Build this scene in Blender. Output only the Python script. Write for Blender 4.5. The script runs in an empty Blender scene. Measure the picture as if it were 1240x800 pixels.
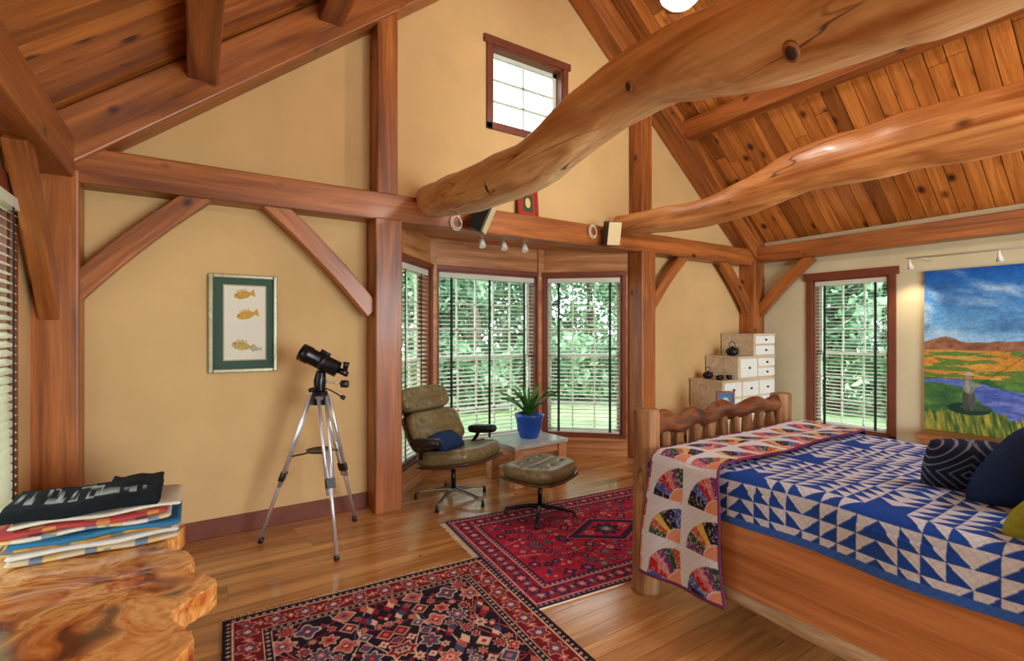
import bpy, math, random
import numpy as np
from mathutils import Vector, Matrix
random.seed(7); np.random.seed(7)
S=bpy.context.scene
def C(r,g,b):
    f=lambda c:(c/255/12.92) if c/255<=0.04045 else ((c/255+0.055)/1.055)**2.4
    return (f(r),f(g),f(b),1)
def lin(a):
    a=np.clip(np.asarray(a,float),0,1)
    return np.where(a<=0.04045,a/12.92,((a+0.055)/1.055)**2.4)
# ------------------------------------------------------------ materials
def base(name,rough=.5,col=None,metal=0,spec=None):
    m=bpy.data.materials.new(name); m.use_nodes=True
    nt=m.node_tree; b=nt.nodes['Principled BSDF']
    b.inputs['Roughness'].default_value=rough; b.inputs['Metallic'].default_value=metal
    if spec is not None: b.inputs['Specular IOR Level'].default_value=spec
    if col: b.inputs['Base Color'].default_value=col
    return m,nt,b
def nd(nt,t,**k):
    n=nt.nodes.new(t)
    for a,v in k.items(): setattr(n,a,v)
    return n
def mixc(nt,fac,a,b,mode='MIX'):
    n=nd(nt,'ShaderNodeMix',data_type='RGBA',blend_type=mode)
    for i,v in ((0,fac),(6,a),(7,b)):
        if hasattr(v,'links') or isinstance(v,bpy.types.NodeSocket): nt.links.new(v,n.inputs[i])
        else: n.inputs[i].default_value=v
    return n.outputs[2]
def noise(nt,vec,scale,detail=4,dist=0,rough=.5):
    n=nd(nt,'ShaderNodeTexNoise'); n.inputs['Scale'].default_value=scale
    n.inputs['Detail'].default_value=detail; n.inputs['Distortion'].default_value=dist; n.inputs['Roughness'].default_value=rough
    if vec is not None: nt.links.new(vec,n.inputs['Vector'])
    return n.outputs['Fac']
def ramp(nt,fac,stops):
    r=nd(nt,'ShaderNodeValToRGB'); e=r.color_ramp.elements
    while len(e)<len(stops): e.new(.5)
    for i,(p,c) in enumerate(stops): e[i].position=p; e[i].color=c
    nt.links.new(fac,r.inputs[0]); return r.outputs[0]
def bump(nt,b,h,strength=.2,dist=.01):
    n=nd(nt,'ShaderNodeBump'); n.inputs['Strength'].default_value=strength; n.inputs['Distance'].default_value=dist
    nt.links.new(h,n.inputs['Height']); nt.links.new(n.outputs[0],b.inputs['Normal'])
W1=(1,1,1,1)
def plain(name,col,rough=.5,metal=0,var=.12,scale=12,bs=.1,spec=None):
    m,nt,b=base(name,rough,None,metal,spec)
    tc=nd(nt,'ShaderNodeTexCoord'); f=noise(nt,tc.outputs['Object'],scale,4)
    d=tuple(c*(1-var) for c in col[:3])+(1,); l=tuple(min(1,c*(1+var)) for c in col[:3])+(1,)
    nt.links.new(ramp(nt,f,[(.3,d),(.7,l)]),b.inputs['Base Color'])
    if bs: bump(nt,b,f,bs,.004)
    return m
def wood(name,dark,light,axis='X',gs=1,rough=.45,knot=(60,25,10),attr=False,kth=.085,kscale=2.6,coat=0,contrast=.22,bs=.15,lo=.42,crack=False):
    m,nt,b=base(name,rough); tc=nd(nt,'ShaderNodeTexCoord'); L=nt.links
    add=nd(nt,'ShaderNodeVectorMath',operation='ADD'); L.new(tc.outputs['Object'],add.inputs[0])
    sc=nd(nt,'ShaderNodeVectorMath',operation='SCALE'); sc.inputs['Scale'].default_value=23
    shade=None
    if attr:
        at=nd(nt,'ShaderNodeAttribute',attribute_name='bd'); L.new(at.outputs['Color'],sc.inputs[0])
        sp=nd(nt,'ShaderNodeSeparateColor'); L.new(at.outputs['Color'],sp.inputs[0]); shade=sp.outputs[0]
    else:
        oi=nd(nt,'ShaderNodeObjectInfo'); cx=nd(nt,'ShaderNodeCombineXYZ')
        for i in range(3): L.new(oi.outputs['Random'],cx.inputs[i])
        L.new(cx.outputs[0],sc.inputs[0])
    L.new(sc.outputs[0],add.inputs[1])
    def mp(al,ac):
        v=nd(nt,'ShaderNodeMapping'); s=[ac,ac,ac]; s['XYZ'.index(axis)]=al
        v.inputs['Scale'].default_value=s; L.new(add.outputs[0],v.inputs[0]); return v.outputs[0]
    f1=noise(nt,mp(.7*gs,9*gs),1,6,1.2)
    f2=noise(nt,mp(3*gs,70*gs),1,3,.3)
    col=ramp(nt,f1,[(.5-contrast,dark),(.5+contrast,light)])
    g=ramp(nt,f2,[(.3,(.74,.70,.66,1)),(.65,W1)])
    col=mixc(nt,1.0,col,g,'MULTIPLY')
    if crack:
        Z0=(0,0,0,1)
        blot=ramp(nt,noise(nt,mp(1.6,4.5),1,5,.6),[(.35,(.82,.74,.66,1)),(.6,W1)]); col=mixc(nt,1.0,col,blot,'MULTIPLY')
        ck=ramp(nt,noise(nt,mp(.55,6),1,2,.5),[(.489,Z0),(.5,W1),(.511,Z0)])
        mk_=ramp(nt,noise(nt,mp(1.1,3),1,2,0),[(.5,Z0),(.6,W1)])
        ck=mixc(nt,1.0,ck,mk_,'MULTIPLY'); col=mixc(nt,ck,col,C(70,38,18))
    if kth>0:
        vo=nd(nt,'ShaderNodeTexVoronoi'); vo.inputs['Scale'].default_value=1; L.new(mp(kscale,kscale*1.5),vo.inputs['Vector'])
        k=ramp(nt,vo.outputs['Distance'],[(kth*.5,(1,1,1,1)),(kth*1.6,(0,0,0,1))])
        col=mixc(nt,k,col,C(*knot))
    if shade is not None:
        s=ramp(nt,shade,[(0,(lo+.06,lo,lo-.06,1)),(.35,(.82,.78,.74,1)),(.7,(1,1,1,1)),(1,(1.0,1.0,1.0,1))])
        col=mixc(nt,1.0,col,s,'MULTIPLY')
    L.new(col,b.inputs['Base Color'])
    if coat: b.inputs['Coat Weight'].default_value=coat; b.inputs['Coat Roughness'].default_value=.15
    bump(nt,b,f2,bs,.004)
    return m
def vcol(name,rough=.9,bs=.3,scale=350,coat=0,spec=.2):
    m,nt,b=base(name,rough,None,0,spec); at=nd(nt,'ShaderNodeAttribute',attribute_name='Col')
    tc=nd(nt,'ShaderNodeTexCoord'); f=noise(nt,tc.outputs['Object'],scale,2)
    g=ramp(nt,f,[(.3,(.88,.88,.88,1)),(.7,W1)])
    nt.links.new(mixc(nt,1.0,at.outputs['Color'],g,'MULTIPLY'),b.inputs['Base Color'])
    if bs: bump(nt,b,f,bs,.004)
    return m
M={}
M['wall']=plain('wall_mustard_paint',C(206,170,118),.85,0,.05,3,.05,spec=.2)
M['wallr']=plain('wall_cream_paint',C(206,196,162),.85,0,.05,3,.05,spec=.2)
M['timber']=wood('timber_frame_wood',C(116,60,24),C(194,116,54),'X',1,.4,(54,22,8),coat=.1)
M['ceil']=wood('ceiling_pine_board',C(168,92,34),C(232,150,72),'X',1.2,.42,(60,24,8),attr=True,kth=.14,kscale=3.0,coat=.1)
M['floor']=wood('floor_oak_board',C(176,116,60),C(224,168,102),'X',1.2,.2,(90,45,18),attr=True,kth=.03,coat=.4,bs=.05,lo=.58)
M['dark']=plain('dark_gap',C(50,26,12),.8)
M['bayw']=wood('bay_cherry_wood',C(156,94,52),C(214,152,98),'X',1,.4,(90,45,20),kth=.04)
M['trim']=plain('window_casing_stain',C(112,54,32),.4,0,.18,9)
M['basebd']=plain('baseboard_stain',C(110,50,22),.5,0,.18,9)
M['log']=wood('peeled_log_wood',C(190,132,76),C(250,212,158),'Y',.8,.45,(62,34,18),kth=.06,kscale=1.5,coat=.1,contrast=.16,bs=.5,crack=True)
M['log2']=wood('sawn_log_wood',C(174,102,48),C(244,176,108),'Y',.9,.36,(80,38,18),kth=.05,kscale=1.3,coat=.15,contrast=.17,bs=.4,crack=True)
M['knot']=plain('log_knot_dark',C(50,30,20),.6,0,.4,60,.5)
M['knotr']=plain('log_knot_ring',C(150,96,54),.6,0,.3,60,.5)
M['bedrail']=wood('bed_rail_wood',C(176,108,58),C(228,166,108),'Y',1,.4,(110,58,28),kth=.05,kscale=1.4)
M['bedlog']=wood('bed_log_wood',C(116,72,40),C(212,164,110),'Z',1.6,.5,(46,26,14),kth=.13,kscale=4,bs=.5,crack=True)
M['bedgnarl']=wood('bed_gnarled_wood',C(54,26,12),C(160,92,48),'X',2.4,.4,(36,18,10),kth=.18,kscale=4,coat=.3,bs=.6)
M['palelog']=wood('pale_log_wood',C(140,112,80),C(236,222,192),'Y',2,.55,(100,70,40),kth=.06,bs=.4)
M['tansu']=wood('tansu_pale_wood',C(198,176,142),C(230,214,184),'X',1.2,.5,(150,115,80),kth=0)
M['tansuf']=plain('tansu_drawer_front',C(232,230,222),.5,0,.05)
M['bench']=wood('bench_wood',C(140,84,44),C(190,124,72),'Y',1,.45,kth=.03)
M['sash']=plain('window_sash_paint',C(206,212,198),.5,0,.04)
M['white']=plain('white_metal',C(225,222,214),.4,0,.03)
M['black']=plain('black_plastic',C(18,18,20),.35,0,.2)
M['blackm']=plain('black_metal',C(22,22,26),.25,.3,.1)
M['alu']=plain('brushed_aluminium',C(214,216,220),.32,.75,.06,40,.05)
M['chrome']=plain('polished_aluminium',C(185,185,188),.15,.95,.03)
M['walnut']=wood('chair_walnut_shell',C(50,28,18),C(96,56,34),'X',2,.3,kth=0)
M['leather']=plain('olive_leather',C(118,104,68),.32,0,.3,30,.5)
M['tape']=plain('blind_tape',C(30,36,34),.8)
M['potblue']=plain('cobalt_glaze',C(26,84,190),.12,0,.25,6,.05)
M['marble']=plain('table_pale_marble',C(190,212,214),.15,0,.12,7,0)
M['tablew']=wood('table_wood',C(196,140,98),C(226,180,136),'X',1.4,.4,kth=0)
M['cream']=plain('cream_speaker_grille',C(212,192,146),.7,0,.06,60,.2)
M['soil']=plain('soil',C(50,34,24),.9)
M['navy']=plain('navy_pillow_cotton',C(40,60,102),.9,0,.12,60,.3,spec=.1)
M['green']=plain('chartreuse_pillow_cotton',C(160,164,62),.9,0,.12,60,.3,spec=.1)
M['grass']=plain('lawn_grass',C(120,156,100),.9,0,.3,3)
M['bark']=plain('tree_bark',C(70,60,48),.9,0,.3,9,.5)
M['mattress']=plain('mattress_ticking',C(220,215,200),.9)
M['gframe']=plain('silver_green_frame',C(150,146,116),.35,.4,.2,30)
M['rframe']=plain('red_frame',C(150,34,22),.4)
M['iron']=plain('cast_iron_teapot',C(30,32,36),.4,.4)
M['cloth']=vcol('quilt_cotton',.9,.4,220)
M['rug']=vcol('wool_rug_pile',.95,.6,500)
M['paint']=vcol('painted_canvas',.6,.25,150,spec=.3)
M['fringe']=plain('rug_fringe_cotton',C(215,200,170),.9)
def slatmat():
    m,nt,b=base('blind_slat',.5,C(238,236,224)); out=nt.nodes['Material Output']
    t=nd(nt,'ShaderNodeBsdfTranslucent'); t.inputs[0].default_value=C(240,234,216)
    mx=nd(nt,'ShaderNodeMixShader'); mx.inputs[0].default_value=.35
    tc=nd(nt,'ShaderNodeTexCoord'); f=noise(nt,tc.outputs['Object'],20,2); bump(nt,b,f,.05,.002)
    nt.links.new(b.outputs[0],mx.inputs[1]); nt.links.new(t.outputs[0],mx.inputs[2]); nt.links.new(mx.outputs[0],out.inputs[0]); return m
M['slat']=slatmat()
def leafmat(name,c1,c2,c3,mixf=.45,rough=.5,em=0):
    m,nt,b=base(name,rough); out=nt.nodes['Material Output']; tc=nd(nt,'ShaderNodeTexCoord')
    f=noise(nt,tc.outputs['Object'],1.1 if em==0 else 3,5,.5,.65); col=ramp(nt,f,[(.36,c1),(.5,c2),(.64,c3)])
    nt.links.new(col,b.inputs['Base Color']); t=nd(nt,'ShaderNodeBsdfTranslucent'); nt.links.new(col,t.inputs[0])
    mx=nd(nt,'ShaderNodeMixShader'); mx.inputs[0].default_value=mixf
    nt.links.new(b.outputs[0],mx.inputs[1]); nt.links.new(t.outputs[0],mx.inputs[2]); nt.links.new(mx.outputs[0],out.inputs[0]); return m
M['tree']=leafmat('tree_leaves',C(36,78,52),C(92,138,102),C(176,208,172),.35)
M['plant']=leafmat('plant_leaves',C(28,76,28),C(58,120,46),C(100,156,70),.2,.3,1)
def glass():
    m=bpy.data.materials.new('window_glass'); m.use_nodes=True; nt=m.node_tree; nt.nodes.clear()
    out=nd(nt,'ShaderNodeOutputMaterial'); t=nd(nt,'ShaderNodeBsdfTransparent'); t.inputs[0].default_value=(.93,.98,.97,1)
    g=nd(nt,'ShaderNodeBsdfGlossy'); g.inputs['Roughness'].default_value=.02; mx=nd(nt,'ShaderNodeMixShader'); mx.inputs[0].default_value=.05
    nt.links.new(t.outputs[0],mx.inputs[1]); nt.links.new(g.outputs[0],mx.inputs[2]); nt.links.new(mx.outputs[0],out.inputs[0]); return m
M['glass']=glass()
def emis(name,col,st):
    m,nt,b=base(name,.4,col); b.inputs['Emission Color'].default_value=col; b.inputs['Emission Strength'].default_value=st; return m
M['bulb']=emis('lamp_bowl_glow',C(255,244,226),1.5)
def burl():
    m,nt,b=base('burl_slab_wood',.22); tc=nd(nt,'ShaderNodeTexCoord'); v=tc.outputs['Object']
    n1=nd(nt,'ShaderNodeTexNoise'); n1.inputs['Scale'].default_value=2.2; n1.inputs['Detail'].default_value=2; nt.links.new(v,n1.inputs['Vector'])
    sc=nd(nt,'ShaderNodeVectorMath',operation='SCALE'); sc.inputs['Scale'].default_value=.9; nt.links.new(n1.outputs['Color'],sc.inputs[0])
    ad=nd(nt,'ShaderNodeVectorMath',operation='ADD'); nt.links.new(v,ad.inputs[0]); nt.links.new(sc.outputs[0],ad.inputs[1]); u=ad.outputs[0]
    f=noise(nt,u,3.2,7,.8,.6)
    col=ramp(nt,f,[(.28,C(78,32,12)),(.38,C(156,76,26)),(.46,C(212,126,52)),(.55,C(242,180,104)),(.62,C(222,138,64)),(.72,C(104,48,18))])
    f3=noise(nt,u,26,3,0,.5); g=ramp(nt,f3,[(.35,(.70,.56,.46,1)),(.55,W1)])
    col=mixc(nt,1.0,col,g,'MULTIPLY')
    vo=nd(nt,'ShaderNodeTexVoronoi'); vo.inputs['Scale'].default_value=2.6; nt.links.new(u,vo.inputs['Vector'])
    k=ramp(nt,vo.outputs['Distance'],[(.05,W1),(.22,(0,0,0,1))]); col=mixc(nt,k,col,C(58,22,8))
    nt.links.new(col,b.inputs['Base Color']); b.inputs['Coat Weight'].default_value=.6; bump(nt,b,f,.1,.01); return m
M['burl']=burl()
# ------------------------------------------------------------ mesh helpers
def link(o,parent=None,smooth=False):
    S.collection.objects.link(o)
    if parent: o.parent=parent
    if smooth:
        o.data.polygons.foreach_set('use_smooth',[True]*len(o.data.polygons))
    return o
def empty(name,loc=(0,0,0),rz=0,sc=1):
    e=bpy.data.objects.new(name,None); e.location=loc; e.rotation_euler=(0,0,rz); e.scale=(sc,)*3; e.empty_display_size=.1
    S.collection.objects.link(e); return e
def mk(name,v,f,mat,parent=None,smooth=False,loc=None,bev=0):
    me=bpy.data.meshes.new(name); me.from_pydata([tuple(a) for a in v],[],f); me.update()
    me.materials.append(mat); o=bpy.data.objects.new(name,me)
    if loc: o.location=loc
    link(o,parent,smooth)
    if bev:
        b=o.modifiers.new('bev','BEVEL'); b.width=bev; b.segments=2; b.limit_method='ANGLE'
    return o
BF=[(0,3,2,1),(4,5,6,7),(0,1,5,4),(1,2,6,5),(2,3,7,6),(3,0,4,7)]
def bv(x0,x1,y0,y1,z0,z1):
    return [(x0,y0,z0),(x1,y0,z0),(x1,y1,z0),(x0,y1,z0),(x0,y0,z1),(x1,y0,z1),(x1,y1,z1),(x0,y1,z1)]
def box(name,x0,x1,y0,y1,z0,z1,mat,parent=None,bev=0):
    c=((x0+x1)/2,(y0+y1)/2,(z0+z1)/2)
    return mk(name,bv(x0-c[0],x1-c[0],y0-c[1],y1-c[1],z0-c[2],z1-c[2]),BF,mat,parent,False,c,bev)
def boxes(name,L,mat,parent=None,bev=0):
    v=[];f=[]
    for b in L:
        n=len(v); v+=bv(*b); f+=[tuple(i+n for i in q) for q in BF]
    return mk(name,v,f,mat,parent,False,None,bev)
def beam(name,p0,p1,w,h,mat,parent=None,bev=.012,segs=1,arch=0):
    p0=Vector(p0);p1=Vector(p1); d=p1-p0; L=d.length
    v=[];f=[]
    for i in range(segs+1):
        x=-L/2+L*i/segs; t=i/segs; o=arch*4*t*(1-t)
        v+=[(x,-w/2,-h/2+o),(x,w/2,-h/2+o),(x,w/2,h/2+o),(x,-w/2,h/2+o)]
    for i in range(segs):
        a=4*i
        for k in range(4): f.append((a+k,a+(k+1)%4,a+4+(k+1)%4,a+4+k))
    f.append((3,2,1,0)); a=4*segs; f.append((a,a+1,a+2,a+3))
    o=mk(name,v,f,mat,parent,False,None,bev); o.location=(p0+p1)/2; o.rotation_mode='QUATERNION'
    x=d.normalized(); z=Vector((0,0,1))
    if abs(x.z)>.95: z=Vector((0,1,0))
    y=z.cross(x).normalized(); z=x.cross(y)
    o.rotation_quaternion=Matrix((x,y,z)).transposed().to_quaternion()
    return o
def prism(name,poly,y0,y1,mat,parent=None,axis='y'):
    n=len(poly)
    if axis=='y': v=[(a,y0,b) for a,b in poly]+[(a,y1,b) for a,b in poly]
    else: v=[(a,b,y0) for a,b in poly]+[(a,b,y1) for a,b in poly]
    f=[tuple(range(n)),tuple(range(2*n-1,n-1,-1))]+[(i,i+n,(i+1)%n+n,(i+1)%n) for i in range(n)]
    return mk(name,v,f,mat,parent)
def tube(name,pts,rad,mat,parent=None,seg=16,wob=0,sx=1,sub=1,seed=0,cap=True,smooth=True):
    pts=[Vector(p) for p in pts]
    if sub>1:
        P=[];R=[]
        for i in range(len(pts)-1):
            p0=pts[max(i-1,0)];p1=pts[i];p2=pts[i+1];p3=pts[min(i+2,len(pts)-1)]
            for k in range(sub):
                t=k/sub
                P.append(.5*((2*p1)+(p2-p0)*t+(2*p0-5*p1+4*p2-p3)*t*t+(3*p1-p0-3*p2+p3)*t**3)); R.append(rad[i]*(1-t)+rad[i+1]*t)
        P.append(pts[-1]);R.append(rad[-1]); pts,rad=P,R
    rg=random.Random(seed); ph=[rg.uniform(0,6.28) for _ in range(8)]
    v=[];f=[];n=len(pts)
    up=None; dist=0
    for i,p in enumerate(pts):
        d=(pts[min(i+1,n-1)]-pts[max(i-1,0)]).normalized()
        if up is None: up=Vector((0,0,1)) if abs(d.z)<.9 else Vector((0,1,0))
        side=d.cross(up).normalized(); up=side.cross(d).normalized()
        if i: dist+=(p-pts[i-1]).length
        for k in range(seg):
            a=2*math.pi*k/seg
            r=rad[i]*(1+wob*(math.sin(2*a+ph[0]+dist*3)*.4+math.sin(3*a+ph[1]-dist*5)*.3+math.sin(dist*9+ph[2]+a)*.4+math.sin(dist*17+ph[3]+2*a)*.2+math.sin(dist*31+5*a+ph[4])*.12))
            v.append(p+side*(math.cos(a)*r*sx)+up*(math.sin(a)*r))
    for i in range(n-1):
        for k in range(seg): f.append((i*seg+k,i*seg+(k+1)%seg,(i+1)*seg+(k+1)%seg,(i+1)*seg+k))
    if cap: f.append(tuple(range(seg-1,-1,-1))); f.append(tuple(range((n-1)*seg,n*seg)))
    o=mk(name,v,f,mat,parent,smooth)
    if cap and smooth:
        o.data.polygons[-1].use_smooth=False; o.data.polygons[-2].use_smooth=False
    return o
def lathe(name,prof,mat,parent=None,seg=32,loc=(0,0,0)):
    v=[];f=[];n=len(prof)
    for r,z in prof:
        for k in range(seg): a=2*math.pi*k/seg; v.append((r*math.cos(a),r*math.sin(a),z))
    for i in range(n-1):
        for k in range(seg): f.append((i*seg+k,i*seg+(k+1)%seg,(i+1)*seg+(k+1)%seg,(i+1)*seg+k))
    f.append(tuple(range(seg-1,-1,-1))); f.append(tuple(range((n-1)*seg,n*seg)))
    return mk(name,v,f,mat,parent,True,loc)
def grid(name,X,Y,Z,col,mat,parent=None,solid=0,loc=None,rot=None,closed=False):
    ny,nx=X.shape; v=np.stack([X,Y,Z],-1).reshape(-1,3)
    i=np.arange(ny*nx).reshape(ny,nx); f=np.stack([i[:-1,:-1],i[:-1,1:],i[1:,1:],i[1:,:-1]],-1).reshape(-1,4)
    me=bpy.data.meshes.new(name); me.from_pydata(v.tolist(),[],f.tolist()); me.update(); me.materials.append(mat)
    if col is not None:
        a=me.color_attributes.new('Col','FLOAT_COLOR','POINT'); c=np.ones((ny*nx,4)); c[:,:3]=lin(col).reshape(-1,3)
        a.data.foreach_set('color',c.ravel())
    o=bpy.data.objects.new(name,me); link(o,parent,True)
    if loc: o.location=loc
    if rot: o.rotation_euler=rot
    if solid:
        s=o.modifiers.new('s','SOLIDIFY'); s.thickness=solid; s.offset=0
    return o
def rgb(*c): return np.array(c,float)/255
def vnoise(x,y,seed=0):
    r=np.random.RandomState(seed).rand(64,64)
    xi=np.floor(x).astype(int);yi=np.floor(y).astype(int);fx=x-xi;fy=y-yi
    fx=fx*fx*(3-2*fx);fy=fy*fy*(3-2*fy)
    g=lambda a,b:r[a%64,b%64]
    return (g(xi,yi)*(1-fx)+g(xi+1,yi)*fx)*(1-fy)+(g(xi,yi+1)*(1-fx)+g(xi+1,yi+1)*fx)*fy
def fbm(x,y,seed=0,o=4):
    s=0;a=.5
    for k in range(o): s=s+a*vnoise(x*2**k,y*2**k,seed+k); a/=2
    return s/(1-.5**o)
def pillow(name,Wd,H,T,mat,parent=None,loc=(0,0,0),rot=(0,0,0),n=25,bend=0,power=4,pinch=.06,col=None,tuft=None,bendy=0):
    u=np.linspace(-1,1,n); U,V=np.meshgrid(u,u)
    th=np.clip((1-np.abs(U)**power)*(1-np.abs(V)**power),0,1)**.5
    X=U*(1-pinch*(V**2)*1.0)*Wd/2 ; Y=V*(1-pinch*(U**2))*H/2
    if power>4:
        m=np.maximum(np.abs(U),np.abs(V)); k=(m/((np.abs(U)**5+np.abs(V)**5)**(1/5)+1e-9)); X=X*k; Y=Y*k
    d=0*U
    if tuft is not None:
        for tx,ty in tuft: d=d+.32*np.exp(-((U-tx)**2*(Wd/2)**2+(V-ty)**2*(H/2)**2)/.0006)
        d=d+.10*np.exp(-(V**2)*(H/2)**2/.00012)
    Zt=th*T/2*(1-d); Zb=-th*T/2
    off=bend*X**2+bendy*Y**2
    P=np.stack([X,Y,Zt+off],-1).reshape(-1,3).tolist()+np.stack([X,Y,Zb+off],-1).reshape(-1,3).tolist()
    i=np.arange(n*n).reshape(n,n); q=np.stack([i[:-1,:-1],i[:-1,1:],i[1:,1:],i[1:,:-1]],-1).reshape(-1,4)
    F=q.tolist()+(q[:,::-1]+n*n).tolist()
    me=bpy.data.meshes.new(name); me.from_pydata(P,[],F); me.update()
    if col is not None:
        c=np.ones((2*n*n,4)); cc=lin(col(X,Y)).reshape(-1,3); c[:n*n,:3]=cc; c[n*n:,:3]=cc
        a=me.color_attributes.new('Col','FLOAT_COLOR','POINT'); a.data.foreach_set('color',c.ravel())
    import bmesh
    bm=bmesh.new(); bm.from_mesh(me); bmesh.ops.remove_doubles(bm,verts=bm.verts,dist=.0002); bm.to_mesh(me); bm.free()
    me.materials.append(mat); o=bpy.data.objects.new(name,me); link(o,parent,True); o.location=loc; o.rotation_euler=rot
    return o
def boards(name,Lx,Ly,bw,blen,gap,th,mat,matrix,parent=None):
    v=[];f=[];c=[]; y=0; k=0
    while y<Ly-1e-6:
        x=-random.random()*blen*.8 if blen<Lx else 0
        w=min(bw,Ly-y)
        while x<Lx:
            l=blen*random.uniform(.6,1.3) if blen<Lx else Lx
            a=max(x,0); b=min(x+l,Lx)
            if b-a>.02:
                n=len(v); v+=bv(a+gap*.3,b-gap*.3,y+gap/2,y+w-gap/2,-th,0); f+=[tuple(i+n for i in q) for q in BF]
                r=[random.random(),random.random(),random.random(),1]; c+=r*8
            x+=l
        y+=bw
    o=mk(name,v,f,mat,parent); a=o.data.color_attributes.new('bd','FLOAT_COLOR','POINT'); a.data.foreach_set('color',c)
    o.matrix_world=matrix; return o
def frame(org,x,y):
    x=Vector(x).normalized();y=Vector(y).normalized();z=x.cross(y)
    m=Matrix((x,y,z)).transposed().to_4x4(); m.translation=Vector(org); return m
rd=math.radians
# ------------------------------------------------------------ room
XL,XR,YG,YB=-.78,6.6,4.05,-3.5
RX=(XL+XR)/2; PL=2.65; SL=.80; RZ=PL+SL*(XR-RX)
roof=lambda x: PL+SL*min(x-XL,XR-x)
fl=boards('floor',XR-XL+.1,4.95-YB,.095,1.5,.002,.02,M['floor'],frame((XL-.05,YB,0),(1,0,0),(0,1,0)))
box('subfloor',XL-.2,XR+.2,YB-.1,5,-.1,-.022,M['dark'])
sl=math.hypot(RX-XL,RZ-PL)
cl=empty('ceiling')
boards('ceiling_left',sl+.02,YG-YB,.135,20,.008,.02,M['ceil'],frame((XL,YG,PL),(RX-XL,0,RZ-PL),(0,-1,0)),cl)
boards('ceiling_right',sl+.02,YG-YB,.135,2.6,.008,.02,M['ceil'],frame((XR,YB,PL),(RX-XR,0,RZ-PL),(0,1,0)),cl)
prism('ceiling_deck',[(XL-.4,PL-.32+.06),(RX,RZ+.06),(XR+.4,PL-.32+.06),(XR+.4,PL-.1),(RX,RZ+.25),(XL-.4,PL-.1)],YB-.2,YG+.3,M['dark'],cl)
gw=empty('wall_gable')
box('wall_gable_left',XL-.2,1.3,YG,YG+.15,0,2.5,M['wall'],gw)
box('wall_gable_right',4.3,XR+.2,YG,YG+.15,0,2.5,M['wall'],gw)
WX0,WX1,WZ0,WZ1=2.38,3.24,3.42,4.17
e=.08
prism('wall_gable_upper_left',[(XL,2.45),(WX0,2.45),(WX0,roof(WX0)+e),(XL,PL+e)],YG,YG+.15,M['wall'],gw)
prism('wall_gable_upper_right',[(WX1,2.45),(XR,2.45),(XR,PL+e),(WX1,roof(WX1)+e)],YG,YG+.15,M['wall'],gw)
prism('wall_gable_under_window',[(WX0,2.45),(WX1,2.45),(WX1,WZ0),(WX0,WZ0)],YG,YG+.15,M['wall'],gw)
prism('wall_gable_over_window',[(WX0,WZ1),(WX1,WZ1),(WX1,roof(WX1)+e),(RX,RZ+e),(WX0,roof(WX0)+e)],YG,YG+.15,M['wall'],gw)
wr=empty('wall_right')
ry0,ry1,rz0,rz1=2.38,3.2,.26,2.08
for n,a in (('a',(YB,ry0,0,PL)),('b',(ry1,YG+.1,0,PL)),('c',(ry0,ry1,0,rz0)),('d',(ry0,ry1,rz1,PL))):
    box('wall_right_'+n,XR,XR+.15,a[0],a[1],a[2],a[3]+.05*(n!='c'),M['wallr'],wr)
wl=empty('wall_left')
ly0,ly1,lz0,lz1=2.3,3.44,.42,2.12
for n,a in (('a',(YB,ly0,0,PL)),('b',(ly1,YG+.1,0,PL)),('c',(ly0,ly1,0,lz0)),('d',(ly0,ly1,lz1,PL))):
    box('wall_left_'+n,XL-.15,XL,a[0],a[1],a[2],a[3]+.05*(n!='c'),M['wall'],wl)
wb=empty('wall_back')
prism('wall_back_l',[(XL,0),(1.2,0),(1.2,roof(1.2)+e),(XL,PL+e)],YB-.15,YB,M['wall'],wb)
prism('wall_back_r',[(4.6,0),(XR,0),(XR,PL+e),(4.6,roof(4.6)+e)],YB-.15,YB,M['wall'],wb)
prism('wall_back_u',[(1.2,2.5),(4.6,2.5),(4.6,roof(4.6)+e),(RX,RZ+e),(1.2,roof(1.2)+e)],YB-.15,YB,M['wall'],wb)
box('baseboard_gable',-.6,1.19,YG-.02,YG,0,.13,M['basebd'],bev=.004)
box('baseboard_gable_right',4.4,6.4,YG-.02,YG,0,.13,M['basebd'],bev=.004)
box('baseboard_right',XR-.02,XR,YB,YG-.2,0,.13,M['basebd'],bev=.004)
# timber frame
tf=empty('timber_frame'); T=M['timber']
def tb(n,p0,p1,w,h,**k): return beam(n,p0,p1,w,h,T,tf,**k)
tb('gable_tie_beam',(XL,3.96,2.44),(XR,3.96,2.44),.2,.22)
tb('plate_left',(-.69,YB,2.47),(-.69,YG,2.47),.2,.24)
tb('plate_right',(XR-.1,YB,2.47),(XR-.1,YG,2.47),.2,.2)
tb('post_corner_left',(-.69,3.93,0),(-.69,3.93,2.4),.24,.19)
tb('post_corner_right',(6.47,3.93,0),(6.47,3.93,2.4),.24,.22)
for n,x in (('left',1.305),('right',4.295)):
    tb('post_bay_'+n,(x,3.95,0),(x,3.95,2.34),.22,.25)
    tb('post_gable_'+n,(x,3.97,2.54),(x,3.97,roof(x)-.1),.17,.23)
ro=.15*math.hypot(1,SL)
tb('rafter_left',(XL,3.93,PL-ro),(RX,3.93,RZ-ro),.22,.27)
tb('rafter_right',(XR,3.93,PL-ro),(RX,3.93,RZ-ro),.22,.27)
for i,x in enumerate((.05,.86)):
    for s,xx in (('l',x),('r',2*RX-x)):
        beam('purlin_%s%d'%(s,i),(xx,YB,roof(xx)-.13),(xx,3.86,roof(xx)-.13),.17,.2,T,tf)
tb('ridge_beam',(RX,YB,RZ-.2),(RX,3.9,RZ-.2),.2,.3)
tb('rafter_mid_left',(XL,.3,PL-.14),(RX,.3,RZ-.14),.16,.2)
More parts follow.
